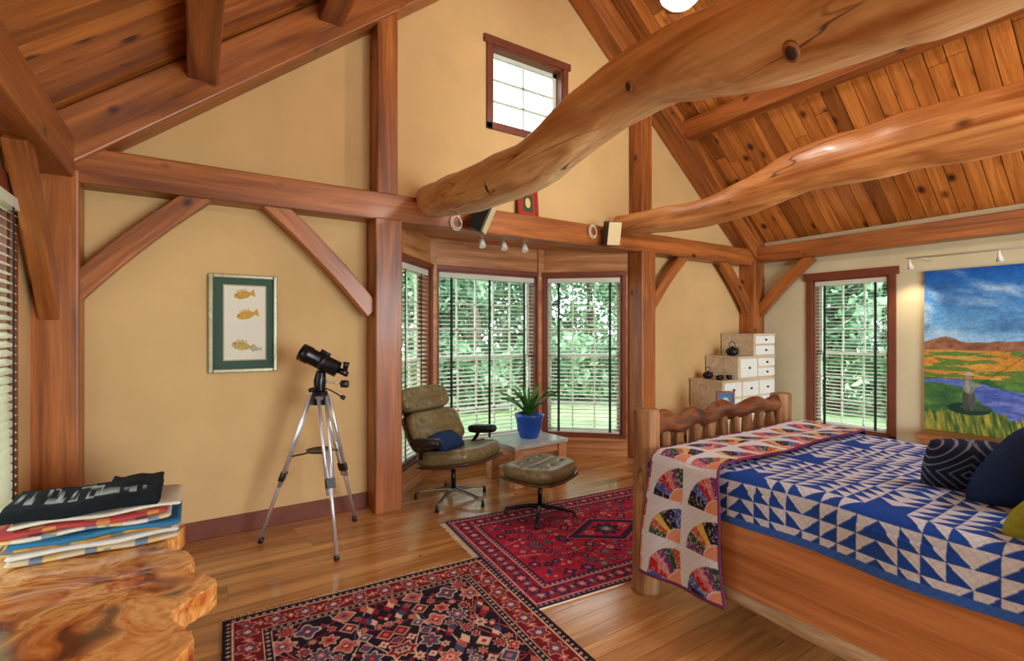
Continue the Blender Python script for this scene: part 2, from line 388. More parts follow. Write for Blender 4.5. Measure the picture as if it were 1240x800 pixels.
def brace(n,p0,p1): tb(n,p0,p1,.09,.13,segs=8,arch=.025,bev=.008)
brace('brace_l1',(-.66,3.93,1.62),(.06,3.93,2.37))
brace('brace_l2',(1.2,3.93,1.6),(.46,3.93,2.37))
brace('brace_r1',(4.38,3.93,1.68),(5.02,3.93,2.37))
brace('brace_r2',(6.42,3.93,1.66),(5.76,3.93,2.37))
brace('brace_lw',(-.70,3.87,1.55),(-.70,3.2,2.37))
brace('brace_rw',(XR-.1,3.85,1.68),(XR-.1,3.16,2.37))
# ------------------------------------------------------------ windows
def window(name,P,ang,Wd,z0,z1,cols,rows,casing=.07,tapes=(),tilt=8,thick=.15,blind=True,head=.1,single=False,slat_to=None,tm='trim',ext=.0,by=.035):
    e=empty(name,(P[0],P[1],0),ang); t=M[tm]
    c=casing
    cas=[(-c,0,-.022,0,z0-c,z1),(Wd,Wd+c,-.022,0,z0-c,z1),(-c,Wd+c,-.022,0,z0-c,z0),(-c-ext,Wd+c+ext,-.028,0,z1,z1+head)]
    boxes('casing',cas,t,e,.003)
    boxes('jamb',[(0,.02,0,thick,z0,z1),(Wd-.02,Wd,0,thick,z0,z1),(0,Wd,0,thick,z0,z0+.02),(0,Wd,0,thick,z1-.02,z1)],t,e)
    s=.04; L=[]; a,b=.02,Wd-.02; zz0,zz1=z0+.02,z1-.02; mid=(zz0+zz1)/2
    for (q0,q1,y) in ([(zz0,zz1,.09)] if single else [(zz0,mid+.02,.085),(mid-.02,zz1,.115)]):
        L+=[(a,a+s,y,y+.03,q0,q1),(b-s,b,y,y+.03,q0,q1),(a,b,y,y+.03,q0,q0+s),(a,b,y,y+.03,q1-s,q1)]
        for i in range(1,cols):
            x=a+s+(b-a-2*s)*i/cols; L.append((x-.009,x+.009,y+.005,y+.025,q0,q1))
        for i in range(1,rows):
            z=q0+s+(q1-q0-2*s)*i/rows; L.append((a,b,y+.005,y+.025,z-.009,z+.009))
    boxes('sash',L,M['sash'],e)
    mk('glass',[(a,.1,zz0),(b,.1,zz0),(b,.1,zz1),(a,.1,zz1)],[(0,1,2,3)],M['glass'],e)
    if blind:
        v=[];f=[]; z=z1-.09; dz=.043; hw=.024; tl=math.radians(tilt)
        zb=z0+.05 if slat_to is None else slat_to
        while z>zb:
            n=len(v); dy=hw*math.cos(tl); dh=hw*math.sin(tl); yc=by
            v+=[(a+.01,yc-dy,z-dh),(b-.01,yc-dy,z-dh),(b-.01,yc,z+.002),(a+.01,yc,z+.002),(b-.01,yc+dy,z+dh),(a+.01,yc+dy,z+dh)]
            f+=[(n,n+1,n+2,n+3),(n+3,n+2,n+4,n+5)]
            z-=dz
        o=mk('blind_slats',v,f,M['slat'],e); so=o.modifiers.new('s','SOLIDIFY'); so.thickness=.0025
        boxes('blind_rails',[(a+.005,b-.005,by-.03,by+.03,z1-.075,z1-.02),(a+.01,b-.01,by-.023,by+.023,zb-.03,zb-.01)],M['slat'],e,.003)
        if tapes: boxes('blind_tapes',[(a+t_*(b-a)-.014,a+t_*(b-a)+.014,by-.029,by-.0275,zb-.02,z1-.04) for t_ in tapes],M['tape'],e)
    return e
A=(1.42,4.06);B=(2.06,4.72);Cc=(3.44,4.72);D=(4.18,4.04)
bay=empty('bay_alcove')
def seg(k,P,Q,cols,tapes,inset0,inset1,tilt=8):
    d=Vector((Q[0]-P[0],Q[1]-P[1])); L=d.length; ang=math.atan2(d.y,d.x)
    e=empty('bay_wall_%d'%k,(P[0],P[1],0),ang); e.parent=bay
    z0,z1=.24,2.08
    box('panel_below',0,L,0,.14,0,z0,M['bayw'],e); box('sill',inset0-.04,L-inset1+.04,-.035,0,z0-.06,z0-.03,M['bayw'],e,.004)
    box('base_trim',0,L,-.015,0,0,.09,M['bayw'],e,.003)
    box('header',0,L,0,.14,z1,2.46,M['bayw'],e)
    boxes('jambs',[(0,inset0,0,.14,z0,z1),(L-inset1,L,0,.14,z0,z1)],M['bayw'],e)
    d.normalize(); P2=(P[0]+d.x*inset0,P[1]+d.y*inset0)
    window('window_%d'%k,P2,ang,L-inset0-inset1,z0,z1,cols,3,.045,tapes,tilt,.14,head=.05,tm='trim' )
seg(1,A,B,3,(.25,.75),.06,.06,14)
seg(2,B,Cc,5,(.12,.5,.88),.06,.06,8)
seg(3,Cc,D,3,(.16,.86),.06,.06,6)
for n,p in (('a',B),('b',Cc)): box('bay_corner_post_'+n,p[0]-.045,p[0]+.045,p[1]-.03,p[1]+.12,0,2.45,M['bayw'],bay,.006)
prism('bay_ceiling',[(1.15,3.95),(1.95,4.95),(3.55,4.95),(4.45,3.95)],2.4,2.47,M['bayw'],bay,'z')
prism('bay_roof',[(1.0,4.1),(1.85,5.05),(3.65,5.05),(4.6,4.1)],2.47,2.6,M['dark'],bay,'z')
window('window_4',(WX0,YG),0,WX1-WX0,WZ0,WZ1,2,3,.06,(),0,.15,blind=False,head=.07,single=True,ext=.03)
window('window_5',(XR,ry1),-math.pi/2,ry1-ry0,rz0,rz1,3,3,.07,(.15,.85),6,.15,head=.09,ext=.03)
window('window_6',(XL,ly0),math.pi/2,ly1-ly0,lz0,lz1,4,3,.07,(.1,.9),34,.15,head=.09,ext=.03,by=-.02)
# ------------------------------------------------------------ tie logs
lg=tube('log_tie_beam',[(1.69,3.92,2.55),(1.69,3.5,2.5),(1.69,2.83,2.44),(1.69,2.36,2.44),(1.69,1.98,2.51),(1.70,1.69,2.57),(1.70,1.44,2.57),(1.70,1.24,2.54),(1.70,1.0,2.49),(1.70,.75,2.45),(1.69,.56,2.43),(1.69,.37,2.42),(1.69,-.4,2.44),(1.69,-3.4,2.45)],
  [.135,.155,.155,.145,.148,.152,.155,.16,.165,.165,.165,.17,.17,.17],M['log'],None,40,.06,1,10,3)
def knot(parent,p,r,nrm):
    nrm=Vector(nrm).normalized(); 
    for i,(rr,m,dz) in enumerate(((r*1.5,'knotr',0),(r,'knot',.005))):
        o=lathe('knot_%d'%i,[(rr,-.01),(rr*.9,.004),(rr*.5,.007),(0,.008)],M[m],parent,18,tuple(Vector(p)+nrm*dz)); o.rotation_mode='QUATERNION'
        o.rotation_quaternion=nrm.to_track_quat('Z','Y'); o.scale=(1,1.5,.6)
knot(lg,(1.60,.84,2.335),.018,(-.6,0,-.8)); knot(lg,(1.575,2.72,2.35),.022,(-.75,-.1,-.6)); knot(lg,(1.56,1.5,2.49),.012,(-.9,0,-.45))
tube('log_tie_beam',[(3.88,3.92,2.61),(3.88,3.4,2.55),(3.88,2.83,2.51),(3.88,2.43,2.56),(3.88,2.09,2.64),(3.88,1.79,2.67),(3.88,1.5,2.665),(3.88,1.29,2.67),(3.88,1.0,2.66),(3.88,.77,2.65),(3.88,.2,2.66),(3.88,-3.4,2.65)],
  [.085,.12,.125,.155,.175,.18,.19,.19,.19,.19,.19,.19],M['log2'],None,40,.07,.6,10,9)
# ------------------------------------------------------------ rugs
def rosette(img,A_,B_,ca,cb,r,cols,pet,amp=.2,sq=1):
    da=(A_-ca);db=(B_-cb)*sq; d=np.hypot(da,db); an=np.arctan2(db,da); rr=r*(1+amp*np.cos(pet*an))
    for k,c in enumerate(cols): img[d<rr*(1-k/len(cols))]=c
def diamond(img,A_,B_,ca,cb,r,c,q=1):
    img[(np.abs(A_-ca)+np.abs(B_-cb)*q)<r]=c
def rug(name,Wd,Ln,P,rot,pal,seed,nm,medal=False,px=.005,ck=.0):
    nx=int(Wd/px);ny=int(Ln/px); a=np.linspace(-Wd/2,Wd/2,nx);b=np.linspace(-Ln/2,Ln/2,ny); A0,B0=np.meshgrid(a,b)
    A_,B_=np.abs(A0),np.abs(B0); d=np.minimum(Wd/2-A_,Ln/2-B_)
    img=np.zeros((ny,nx,3)); img[:]=pal['field']; rg=random.Random(seed); R=pal['m']
    bw=pal['bw']; hw,hl=Wd/2-bw-.04,Ln/2-bw-.04
    for k in range(pal['vines']):
        f1=rg.uniform(8,16);p1=rg.uniform(0,6);o=rg.uniform(0,hl)
        img[np.abs(B_-o-.05*np.sin(A_*f1+p1))<.003]=R[rg.randrange(2)]
        o=rg.uniform(0,hw); img[np.abs(A_-o-.05*np.sin(B_*f1+p1))<.003]=R[rg.randrange(len(R))]
    pts=[]; tries=0
    while len(pts)<nm and tries<9000:
        tries+=1; ca,cb=rg.uniform(0,hw),rg.uniform(0,hl); r=rg.uniform(*pal['mr'])*(1.0 if tries<300 else .6)
        if any((ca-p[0])**2+(cb-p[1])**2<((r+p[2])*1.08)**2 for p in pts): continue
        pts.append((ca,cb,r)); t=rg.random(); cs=rg.sample(R,3)
        if t<.6: rosette(img,A_,B_,ca,cb,r,[pal['out'],cs[0],cs[0],cs[1],cs[2]],rg.choice([4,6,8]),.22)
        elif t<.75: diamond(img,A_,B_,ca,cb,r*1.15,pal['out']); diamond(img,A_,B_,ca,cb,r*.95,cs[0]); diamond(img,A_,B_,ca,cb,r*.4,cs[1])
        else:
            for j in (-1,0,1): diamond(img,A_,B_,ca+j*r*.5,cb+r*.5*j,r*.5,cs[j%3],.6)
    if medal:
        for (r,c) in ((.25,R[2]),(.235,pal['out']),(.20,R[0]),(.17,pal['field'])): img[(A_*.7+B_*1.15)<r]=c
        rosette(img,A_,B_,0,0,.09,[pal['out'],R[0],R[3],R[1]],8,.2); rosette(img,A_,B_,.15,0,.03,[R[1],pal['border'],R[2]],6)
    def band(d0,d1,c): img[(d>=d0)&(d<d1)]=c
    b1=.04; b3=bw-.035
    band(0,.01,pal['edge']); band(.01,b1,pal['b2']); band(b1,b1+.006,R[1]); band(b1+.006,b3,pal['border']); band(b3,b3+.006,R[1]); band(b3+.006,bw,pal['b2']); band(bw,bw+.006,pal['out'])
    s=np.where(Wd/2-A_<Ln/2-B_,B0,A0)
    for (c0,w,per) in ((.025,.010,.034),(b3+.02,.010,.034)):
        ph=((s/per)%1-.5)*per; img[(np.abs(ph)+np.abs(d-c0))<w]=R[1]; img[(np.abs(ph)+np.abs(d-c0))<w*.5]=R[2]
    hb=(b3-b1-.006)/2; per=hb*2.3; idx=np.floor(s/per).astype(int); ph=(s/per-idx-.5)*per; dd=d-(b1+.006+hb); inb=(d>b1+.008)&(d<b3-.002)
    an=np.arctan2(dd,ph); r=np.hypot(ph,dd)
    for q,c in ((.80,pal['out']),(.70,R[0]),(.45,R[2]),(.25,R[1])):
        img[inb&(r<q*hb*(1+.2*np.cos(6*an+idx)))]=c
    ph2=((s/per)%1); ph2=np.minimum(ph2,1-ph2)*per; img[inb&(np.abs(ph2)+np.abs(dd)*.6<hb*.3)]=R[3]; img[inb&(np.abs(ph2)+np.abs(dd)*.6<hb*.14)]=R[1]
    img=img*(.86+.28*fbm(A0*9+50,B0*40+50,seed)[...,None]); img=np.clip(img,0,1)
    rt=empty(name,P,rot)
    Z=.012+.001*np.sin(A0*9)*np.sin(B0*7)
    grid('pile',A0,B0,Z,img,M['rug'],rt)
    box('backing',-Wd/2,Wd/2,-Ln/2,Ln/2,.001,.0105,M['fringe'],rt)
    return rt
def fringe(rt,hx,hy,alongx):
    L=[]
    n=int((2*hy if alongx else 2*hx)/.012)
    for s in (-1,1):
        for i in range(n):
            c=-(hy if alongx else hx)+i*.012+.003; l=random.uniform(.025,.04)
            if alongx: L.append((min(s*hx,s*(hx+l)),max(s*hx,s*(hx+l)),c,c+.006,.001,.004))
            else: L.append((c,c+.006,min(s*hy,s*(hy+l)),max(s*hy,s*(hy+l)),.001,.004))
    boxes('fringe',L,M['fringe'],rt)
palA=dict(field=rgb(28,22,40),out=rgb(206,168,146),border=rgb(120,28,34),b2=rgb(28,24,46),edge=rgb(40,22,30),bw=.2,vines=8,mr=(.03,.055),m=[rgb(164,44,50),rgb(226,186,156),rgb(66,82,122),rgb(196,100,92),rgb(140,28,40)])
palB=dict(field=rgb(190,36,62),out=rgb(60,34,62),border=rgb(160,36,58),b2=rgb(58,44,84),edge=rgb(70,30,50),bw=.2,vines=5,mr=(.022,.045),m=[rgb(52,50,92),rgb(230,164,152),rgb(210,84,100),rgb(96,116,136),rgb(120,22,50)])
r1=rd(-3.2); W_,L_=1.42,2.1
rt=rug('persian_rug',W_,L_,(.77,1.74,0),r1,palA,5,330,px=.0045)
fringe(rt,W_/2,L_/2,False)
r2=rd(-5); W_,L_=2.0,1.32
rt=rug('persian_rug',W_,L_,(2.52,2.645,0),r2,palB,12,70,True)
fringe(rt,W_/2,L_/2,True)
# ------------------------------------------------------------ bed
bed=empty('log_bed')
BX0,BX1=2.135,3.565
def post(n,x,y,h,s): 
    tube(n,[(x,y,0),(x+.005,y,.25),(x-.006,y,.5),(x+.004,y,.8),(x,y,h-.012),(x,y,h)],[.082,.076,.074,.072,.072,.062],M['bedlog'],bed,28,.07,1,8,s)
post('foot_post_near',BX0,1.92,1.0,1); post('foot_post_far',BX1,1.95,.99,2); post('head_post_near',BX0,-.14,1.25,3); post('head_post_far',BX1,-.14,1.25,4)
tube('foot_top_rail',[(2.17,1.93,.9),(2.28,1.93,.925),(2.42,1.93,.895),(2.55,1.94,.93),(2.7,1.94,.905),(2.85,1.94,.945),(3.0,1.94,.91),(3.2,1.94,.95),(3.35,1.95,.925),(3.53,1.95,.94)],[.055,.062,.045,.056,.046,.06,.046,.058,.05,.054],M['bedgnarl'],bed,24,.24,.9,8,5)
tube('foot_low_rail',[(2.17,1.94,.5),(2.8,1.94,.51),(3.53,1.95,.5)],[.05,.055,.05],M['bedgnarl'],bed,20,.1,1,8,6)
for i in range(9):
    x=2.3+i*.139; tube('spindle_%d'%i,[(x,1.94,.5),(x+random.uniform(-.015,.015),1.94,.66),(x+random.uniform(-.016,.016),1.94,.78),(x,1.94,.9)],[.028,.042,.036,.026],M['bedlog'],bed,14,.3,1,6,20+i)
tube('head_top_rail',[(2.17,-.14,1.15),(2.8,-.14,1.22),(3.53,-.14,1.15)],[.06,.065,.06],M['bedgnarl'],bed,20,.1,1,8,7)
box('head_panel',2.2,3.5,-.17,-.12,.4,1.12,M['bedrail'],bed)
box('side_rail_near',2.10,2.14,-.08,1.86,.25,.6,M['bedrail'],bed,.008)
box('side_rail_far',3.56,3.6,-.08,1.88,.25,.58,M['bedrail'],bed,.008)
tube('rail_log_near',[(2.115,-.1,.225),(2.11,.6,.23),(2.115,1.2,.222),(2.115,1.86,.228)],[.034,.038,.034,.036],M['palelog'],bed,20,.12,1,10,8)
tube('rail_log_far',[(3.59,-.1,.225),(3.59,1.86,.228)],[.04,.04],M['palelog'],bed,20,.1,1,10,8)
box('box_spring',2.15,3.55,-.08,1.85,.3,.56,M['mattress'],bed,.03)
box('mattress',2.125,3.575,-.08,1.85,.56,.755,M['mattress'],bed,.05)
def profile(s,xl,xr,zt,zb,r):
    a=zt-r-zb; q=math.pi/2*r; f=xr-xl-2*r
    s=np.asarray(s); X=np.zeros_like(s);Z=np.zeros_like(s)
    m=s<a; X[m]=xl; Z[m]=zb+s[m]
    m=(s>=a)&(s<a+q); t=(s[m]-a)/r; X[m]=xl+r-r*np.cos(t); Z[m]=zt-r+r*np.sin(t)
    m=(s>=a+q)&(s<a+q+f); X[m]=xl+r+(s[m]-a-q); Z[m]=zt
    m=(s>=a+q+f)&(s<a+2*q+f); t=(s[m]-a-q-f)/r; X[m]=xr-r+r*np.sin(t); Z[m]=zt-r+r*np.cos(t)
    m=s>=a+2*q+f; X[m]=xr; Z[m]=zt-r-(s[m]-a-2*q-f)
    return X,Z,2*a+2*q+f
def cover():
    xl,xr,zt,zb,r=2.095,3.61,.785,.56,.06
    Lt=profile(np.array([0.]),xl,xr,zt,zb,r)[2]
    s=np.linspace(0,Lt,520); y=np.linspace(-.05,1.86,480); Sg,Y=np.meshgrid(s,y)
    X,Z,_=profile(Sg,xl,xr,zt,zb,r)
    side=(Z<zt-r)
    Z=Z+.006*np.sin(Y*7+Sg*3)+.012*(fbm(Sg*5,Y*5+3,3)-.5)*(Z>zt-.03)
    X=X-np.where(Sg<Lt/2,1,-1)*np.where(side,.008*np.sin(Y*11)+.006,0)
    c=.066; i=np.floor(Sg/c).astype(int); j=np.floor(Y/c).astype(int); fu=Sg/c-i; fv=Y/c-j
    blue=rgb(34,84,190); white=rgb(222,236,255); img=np.zeros(Sg.shape+(3,))
    im=(i%8);jm=(j%8); q=((im<4)^(jm<4))
    tri=np.where(q,fu+fv<1,fu<fv)
    dd=np.abs(im-3.5)+np.abs(jm-3.5); 
    full=(dd<=1.01); b=np.where(full,True,tri)
    wh=(np.abs((im+4)%8-3.5)+np.abs((jm+4)%8-3.5))<=1.01; b=np.where(wh,(fu+fv<1),b)
    img[:]=white; img[b]=blue
    edge=(Sg<.035)|(Sg>Lt-.035); img[edge]=rgb(60,112,214)
    qd=np.minimum(np.abs((Sg*1+Y)%.033-.0165),np.abs((Sg-Y)%.033-.0165)); img*= (1-.10*(qd<.002))[...,None]
    img*= (.95+.08*fbm(Sg*50,Y*50,9,2))[...,None]
    grid('blue_quilt',X,Y,Z,np.clip(img,0,1),M['cloth'],bed,.006)
cover()
def fans(Sg,Y,seed=3,c=.205,bg=rgb(226,236,250)):
    i=np.floor(Sg/c).astype(int); j=np.floor(Y/c).astype(int); fu=Sg/c-i; fv=Y/c-j
    r=np.hypot(fu,fv); an=np.arctan2(fv,fu)/(math.pi/2); img=np.zeros(Sg.shape+(3,)); img[:]=bg
    pal=[rgb(186,40,44),rgb(28,34,74),rgb(230,190,80),rgb(40,86,64),rgb(214,120,130),rgb(70,100,190),rgb(30,28,30),rgb(190,90,50),rgb(120,60,120)]
    w=np.clip((an*6).astype(int),0,5); h=(i*7+j*13+w*5+seed)%len(pal)
    P=np.array(pal)[h]; m=(r>.36)&(r<.84); img[m]=P[m]
    pr=vnoise(Sg*130,Y*130,4)>.66; img[m&pr]=np.clip(P[m&pr]*.4+.5,0,1)
    inn=r<.34; img[inn]=rgb(230,160,128)
    return img
def runner():
    xl,xr,zt,zb,r=2.045,3.63,.805,.17,.065
    Lt=profile(np.array([0.]),xl,xr,zt,zb,r)[2]; Lc=Lt-.3
    s=np.linspace(0,Lc,520); v=np.linspace(0,1,180); Sg,V=np.meshgrid(s,v)
    X,Z,_=profile(Sg,xl,xr,zt,zb,r)
    drop=np.clip((zt-Z)/(zt-zb),0,1)
    y0=1.42-.06*drop+.01*np.sin(Sg*9); y1=1.81+.065*drop+.01*np.sin(Sg*7)
    Y=y0+(y1-y0)*V
    X=X-np.where(Sg<Lt/2,1,-1)*(drop>.08)*drop*(.012*np.sin(V*9+Sg*2)+.012)
    Z=Z+.012*np.sin(V*7+Sg*4)*(drop<.05)*.5+.010*fbm(Sg*6,V*3,8)+.006 - .03*V*(drop>.9)
    img=fans(Sg,V*.43,3)
    img[(V<.02)|(V>.98)|(Sg<.015)]=rgb(120,60,110)
    qd=np.abs((Sg+V*.43)%.03-.015); img*=(1-.08*(qd<.002))[...,None]
    grid('fan_patchwork_quilt',X,Y,Z,np.clip(img,0,1),M['cloth'],bed,.012)
runner()
def pat(X,Y):
    img=np.zeros(X.shape+(3,)); img[:]=rgb(38,48,76); m=np.abs((np.abs(X)+np.abs(Y))%.04-.02)<.004; img[m]=rgb(130,145,170); return img
pillow('throw_pillow',.27,.27,.10,M['cloth'],None,(2.665,.70,.892),(rd(58),0,rd(122)),70,col=pat)
pillow('navy_pillow',.50,.42,.17,M['navy'],None,(2.69,.45,.94),(rd(54),0,rd(150)),31)
pillow('green_pillow',.38,.38,.14,M['green'],None,(2.36,.32,.905),(rd(48),0,rd(160)),31)
# ------------------------------------------------------------ lounge chair
def star(parent,n,R,z,mat,rot=0):
    for i in range(n):
        a=rot+2*math.pi*i/n; c,s=math.cos(a),math.sin(a)
        tube('leg_%d'%i,[(0,0,z+.035),(c*R*.5,s*R*.5,z+.025),(c*R,s*R,z)],[.018,.015,.011],mat,parent,10,0,1,3)
        tube('glide_%d'%i,[(c*R,s*R,.0),(c*R,s*R,z)],[.016,.012],M['black'],parent,10)
ch=empty('lounge_chair',(1.88,3.85,0),rd(203),1.04)
star(ch,5,.31,.05,M['chrome'],.3)
tube('column',[(0,0,.07),(0,0,.28)],[.02,.02],M['blackm'],ch,14)
tube('hub',[(0,0,.26),(0,0,.305)],[.06,.09],M['blackm'],ch,20)
tf4=[(-.6,.5),(0,.5),(.6,.5),(-.6,-.5),(0,-.5),(.6,-.5)]
def padset(n,W_,H_,T_,loc,rx,bend,by=0):
    pillow(n+'_cushion',W_,H_,T_,M['leather'],ch,loc,(rx,0,0),41,bend,8,.02,None,tf4,by)
    R=Matrix.Rotation(rx,3,'X'); o=R@Vector((0,0,-T_*.42))
    l=tuple(Vector(loc)+o); pillow(n+'_shell',W_*1.05,H_*1.05,.035,M['walnut'],ch,l,(rx,0,0),31,bend*1.0,8,.02,None,None,by)
padset('seat',.60,.56,.14,(0,.07,.36),rd(11),.35,.25)
padset('back',.60,.34,.13,(0,-.23,.55),rd(-60),.55,.3)
padset('head',.56,.22,.12,(0,-.36,.80),rd(-66),.45,.3)
for s in (-1,1):
    pillow('armrest_%d'%s,.10,.30,.07,M['black'],ch,(s*.35,.03,.53),(rd(6),0,0),21,0,8)
    tube('arm_bracket_%d'%s,[(s*.34,.0,.50),(s*.33,-.05,.42),(s*.26,-.1,.36)],[.018,.016,.014],M['blackm'],ch,8,sub=3)
    tube('back_strut_%d'%s,[(s*.14,-.33,.47),(s*.14,-.42,.66),(s*.14,-.45,.82)],[.012,.012,.012],M['blackm'],ch,8,sub=3)
pillow('blue_pillow',.32,.20,.10,M['navy'],ch,(0.02,-.05,.475),(rd(-36),0,rd(5)),25)
ot=empty('ottoman',(2.27,3.12,0),rd(200),1.0)
star(ot,4,.27,.05,M['blackm'],.5)
tube('column',[(0,0,.07),(0,0,.28)],[.018,.018],M['blackm'],ot,14); tube('hub',[(0,0,.255),(0,0,.295)],[.05,.08],M['blackm'],ot,20)
pillow('cushion',.54,.46,.12,M['leather'],ot,(0,0,.36),(0,0,0),41,.3,8,.02,None,tf4,.15)
pillow('shell',.57,.48,.035,M['walnut'],ot,(0,0,.305),(0,0,0),31,.3,8,.02,None,None,.15)
# ------------------------------------------------------------ side table & plant
tbz=.39
st=empty('side_table',(2.76,4.02,0),rd(4))
box('top',-.33,.33,-.25,.25,tbz-.035,tbz,M['marble'],st,.004)
boxes('apron',[(-.29,.29,-.21,-.19,tbz-.11,tbz-.035),(-.29,.29,.19,.21,tbz-.11,tbz-.035),(-.29,-.27,-.21,.21,tbz-.11,tbz-.035),(.27,.29,-.21,.21,tbz-.11,tbz-.035)],M['tablew'],st)
for i,(x,y) in enumerate(((-.27,-.19),(.27,-.19),(-.27,.19),(.27,.19))): box('leg_%d'%i,x-.05,x+.05,y-.045,y+.045,0,tbz-.035,M['tablew'],st,.004)
box('shelf',-.25,.25,-.17,.17,.10,.12,M['tablew'],st)
pp=empty('potted_plant',(2.80,4.03,tbz))
lathe('pot',[(.085,0),(.095,.01),(.118,.08),(.13,.16),(.135,.20),(.145,.205),(.147,.235),(.13,.24),(.125,.21),(.0,.205)],M['potblue'],pp)
lathe('soil',[(.124,.205),(.1,.215),(0,.22)],M['soil'],pp)
def leaves(n,Lr,Hr,wd,seed):
    rg=random.Random(seed); v=[];f=[]
    for i in range(n):
        a=rg.uniform(0,6.28); L=rg.uniform(*Lr); H=rg.uniform(*Hr); w=wd*rg.uniform(.7,1.2); c,s=math.cos(a),math.sin(a); m=10; b=len(v)
        for k in range(m+1):
            t=k/m; r=.02+L*t**1.2; z=.21+H*(1.5*t-t*t*.6); ww=w*math.sin(math.pi*min(1,t*.93+.06))**.7
            v+=[(c*r-s*ww,s*r+c*ww,z+.008),(c*r,s*r,z-.006),(c*r+s*ww,s*r-c*ww,z+.008)]
        for k in range(m):
            q=b+3*k; f+=[(q,q+1,q+4,q+3),(q+1,q+2,q+5,q+4)]
    return v,f
v,f=leaves(28,(.06,.28),(.12,.34),.022,4); mk('leaves',v,f,M['plant'],pp,True)
# ------------------------------------------------------------ telescope
te=empty('telescope')
ap=Vector((.735,3.60,1.0))
feet=[Vector((.381,3.768,0)),Vector((.76,3.22,0)),Vector((1.035,3.818,0))]
for i,ft in enumerate(feet):
    d=(ft-ap); h=d.cross(Vector((0,0,1))).normalized(); top=ap+Vector((d.x,d.y,0)).normalized()*.06
    mid=top.lerp(ft,.55); m2=top.lerp(ft,.62)
    for s in (-1,1): tube('leg_%d_rail_%d'%(i,s),[top+h*s*.026,m2+h*s*.018],[.012,.012],M['alu'],te,8)
    tube('leg_%d_inner'%i,[top.lerp(ft,.35),ft+Vector((0,0,.03))],[.014,.013],M['alu'],te,10)
    beam('leg_%d_clamp'%i,mid-(d*.03),mid+(d*.03),.06,.035,M['black'],te,.004)
    tube('leg_%d_foot'%i,[ft,ft-d*.035],[.018,.016],M['black'],te,10)
    tube('leg_%d_brace'%i,[(ap.x,ap.y,.62),top.lerp(ft,.42)],[.006,.006],M['black'],te,6)
lathe('tray',[(.0,.0),(.085,0),(.09,.012),(.08,.006),(0,.006)],M['black'],te,24,(ap.x,ap.y,.615))
tube('tripod_head',[(ap.x,ap.y,.94),(ap.x,ap.y,1.03)],[.06,.05],M['black'],te,20)
tube('mount',[(ap.x,ap.y,1.02),(ap.x,ap.y,1.10),(ap.x+.01,ap.y-.0,1.17)],[.035,.042,.03],M['blackm'],te,16,sub=3)
R_=Vector((.8406,-.5417,0)); F_=Vector((.5417,.8406,0))
cen=Vector((ap.x,ap.y,1.235))+R_*.01; ax=(R_*-.8+F_*-.1+Vector((0,0,.42))).normalized()
tube('tube',[cen-ax*.13,cen-ax*.125,cen+ax*.08,cen+ax*.085,cen+ax*.15,cen+ax*.152,cen+ax*.10],[.03,.056,.056,.062,.062,.054,.048],M['blackm'],te,28)
tube('tube_ring',[cen-ax*.03,cen+ax*.0],[.06,.06],M['black'],te,28)
tube('focuser',[cen-ax*.13,cen-ax*.2],[.022,.02],M['black'],te,16)
e0=cen-ax*.175; tube('eyepiece',[e0,e0+Vector((0,0,.05))+R_*.01,e0+Vector((0,0,.075))+R_*.015],[.016,.018,.024],M['black'],te,14)
fs=cen+Vector((0,0,.075)); tube('finder',[fs-ax*.07,fs+ax*.0],[.012,.014],M['black'],te,12)
tube('counterweight_shaft',[Vector((ap.x,ap.y,1.1)),Vector((ap.x,ap.y,1.1))+R_*.16+Vector((0,0,-.02))],[.007,.007],M['alu'],te,8)
q0=Vector((ap.x,ap.y,1.1))+R_*.15+Vector((0,0,-.02)); tube('counterweight',[q0,q0+R_*.045],[.026,.026],M['black'],te,16)
for s,dz in ((1,-.07),(-1,-.01)):
    q1=Vector((ap.x,ap.y,1.06)); q2=q1+R_*(.14 if s==1 else -.02)+F_*(.02 if s==1 else -.07)+Vector((0,0,dz))
    tube('slow_cable_%d'%s,[q1,q1.lerp(q2,.5)+Vector((0,0,.01)),q2],[.006,.005,.005],M['black'],te,8,sub=3); tube('slow_knob_%d'%s,[q2,q2+(q2-q1).normalized()*.03],[.015,.015],M['black'],te,12)
# ------------------------------------------------------------ framed fish print
fr=empty('framed_fish_print',(.085,YG-.005,1.15))
FW,FH=.437,.70; t=.028
boxes('frame',[(0,t,-.03,0,0,FH),(FW-t,FW,-.03,0,0,FH),(t,FW-t,-.03,0,0,t),(t,FW-t,-.03,0,FH-t,FH)],M['gframe'],fr,.006)
a=np.linspace(t,FW-t,150);b=np.linspace(t,FH-t,240);A0,B0=np.meshgrid(a,b)
img=np.zeros(A0.shape+(3,)); img[:]=rgb(52,80,66)
m=(A0>.095)&(A0<FW-.08)&(B0>.09)&(B0<FH-.08); img[m]=rgb(226,220,202); m2=(A0>.088)&(A0<FW-.073)&(B0>.083)&(B0<FH-.073); img[m2&~m]=rgb(170,160,110)
def fish(cx,cy,r,c,tilt):
    x=(A0-cx)*math.cos(tilt)+(B0-cy)*math.sin(tilt); y=-(A0-cx)*math.sin(tilt)+(B0-cy)*math.cos(tilt)
    m=((x/r)**2+(y/(r*.5))**2<1); n=vnoise(A0*160,B0*160,5); img[m]=(c*(.85+.3*n[...,None]))[m]
    mt=(x>r*.8)&(x<r*1.45)&(np.abs(y)<(x-r*.7)*.7); img[mt]=c
    mf=(np.abs(x)<r*.6)&(y>0)&(y<r*.75)&(((x*160).astype(int)%2)==0); img[mf]=c
    img[((x+r*.7)**2+(y-r*.1)**2)<(r*.08)**2]=rgb(60,50,30)
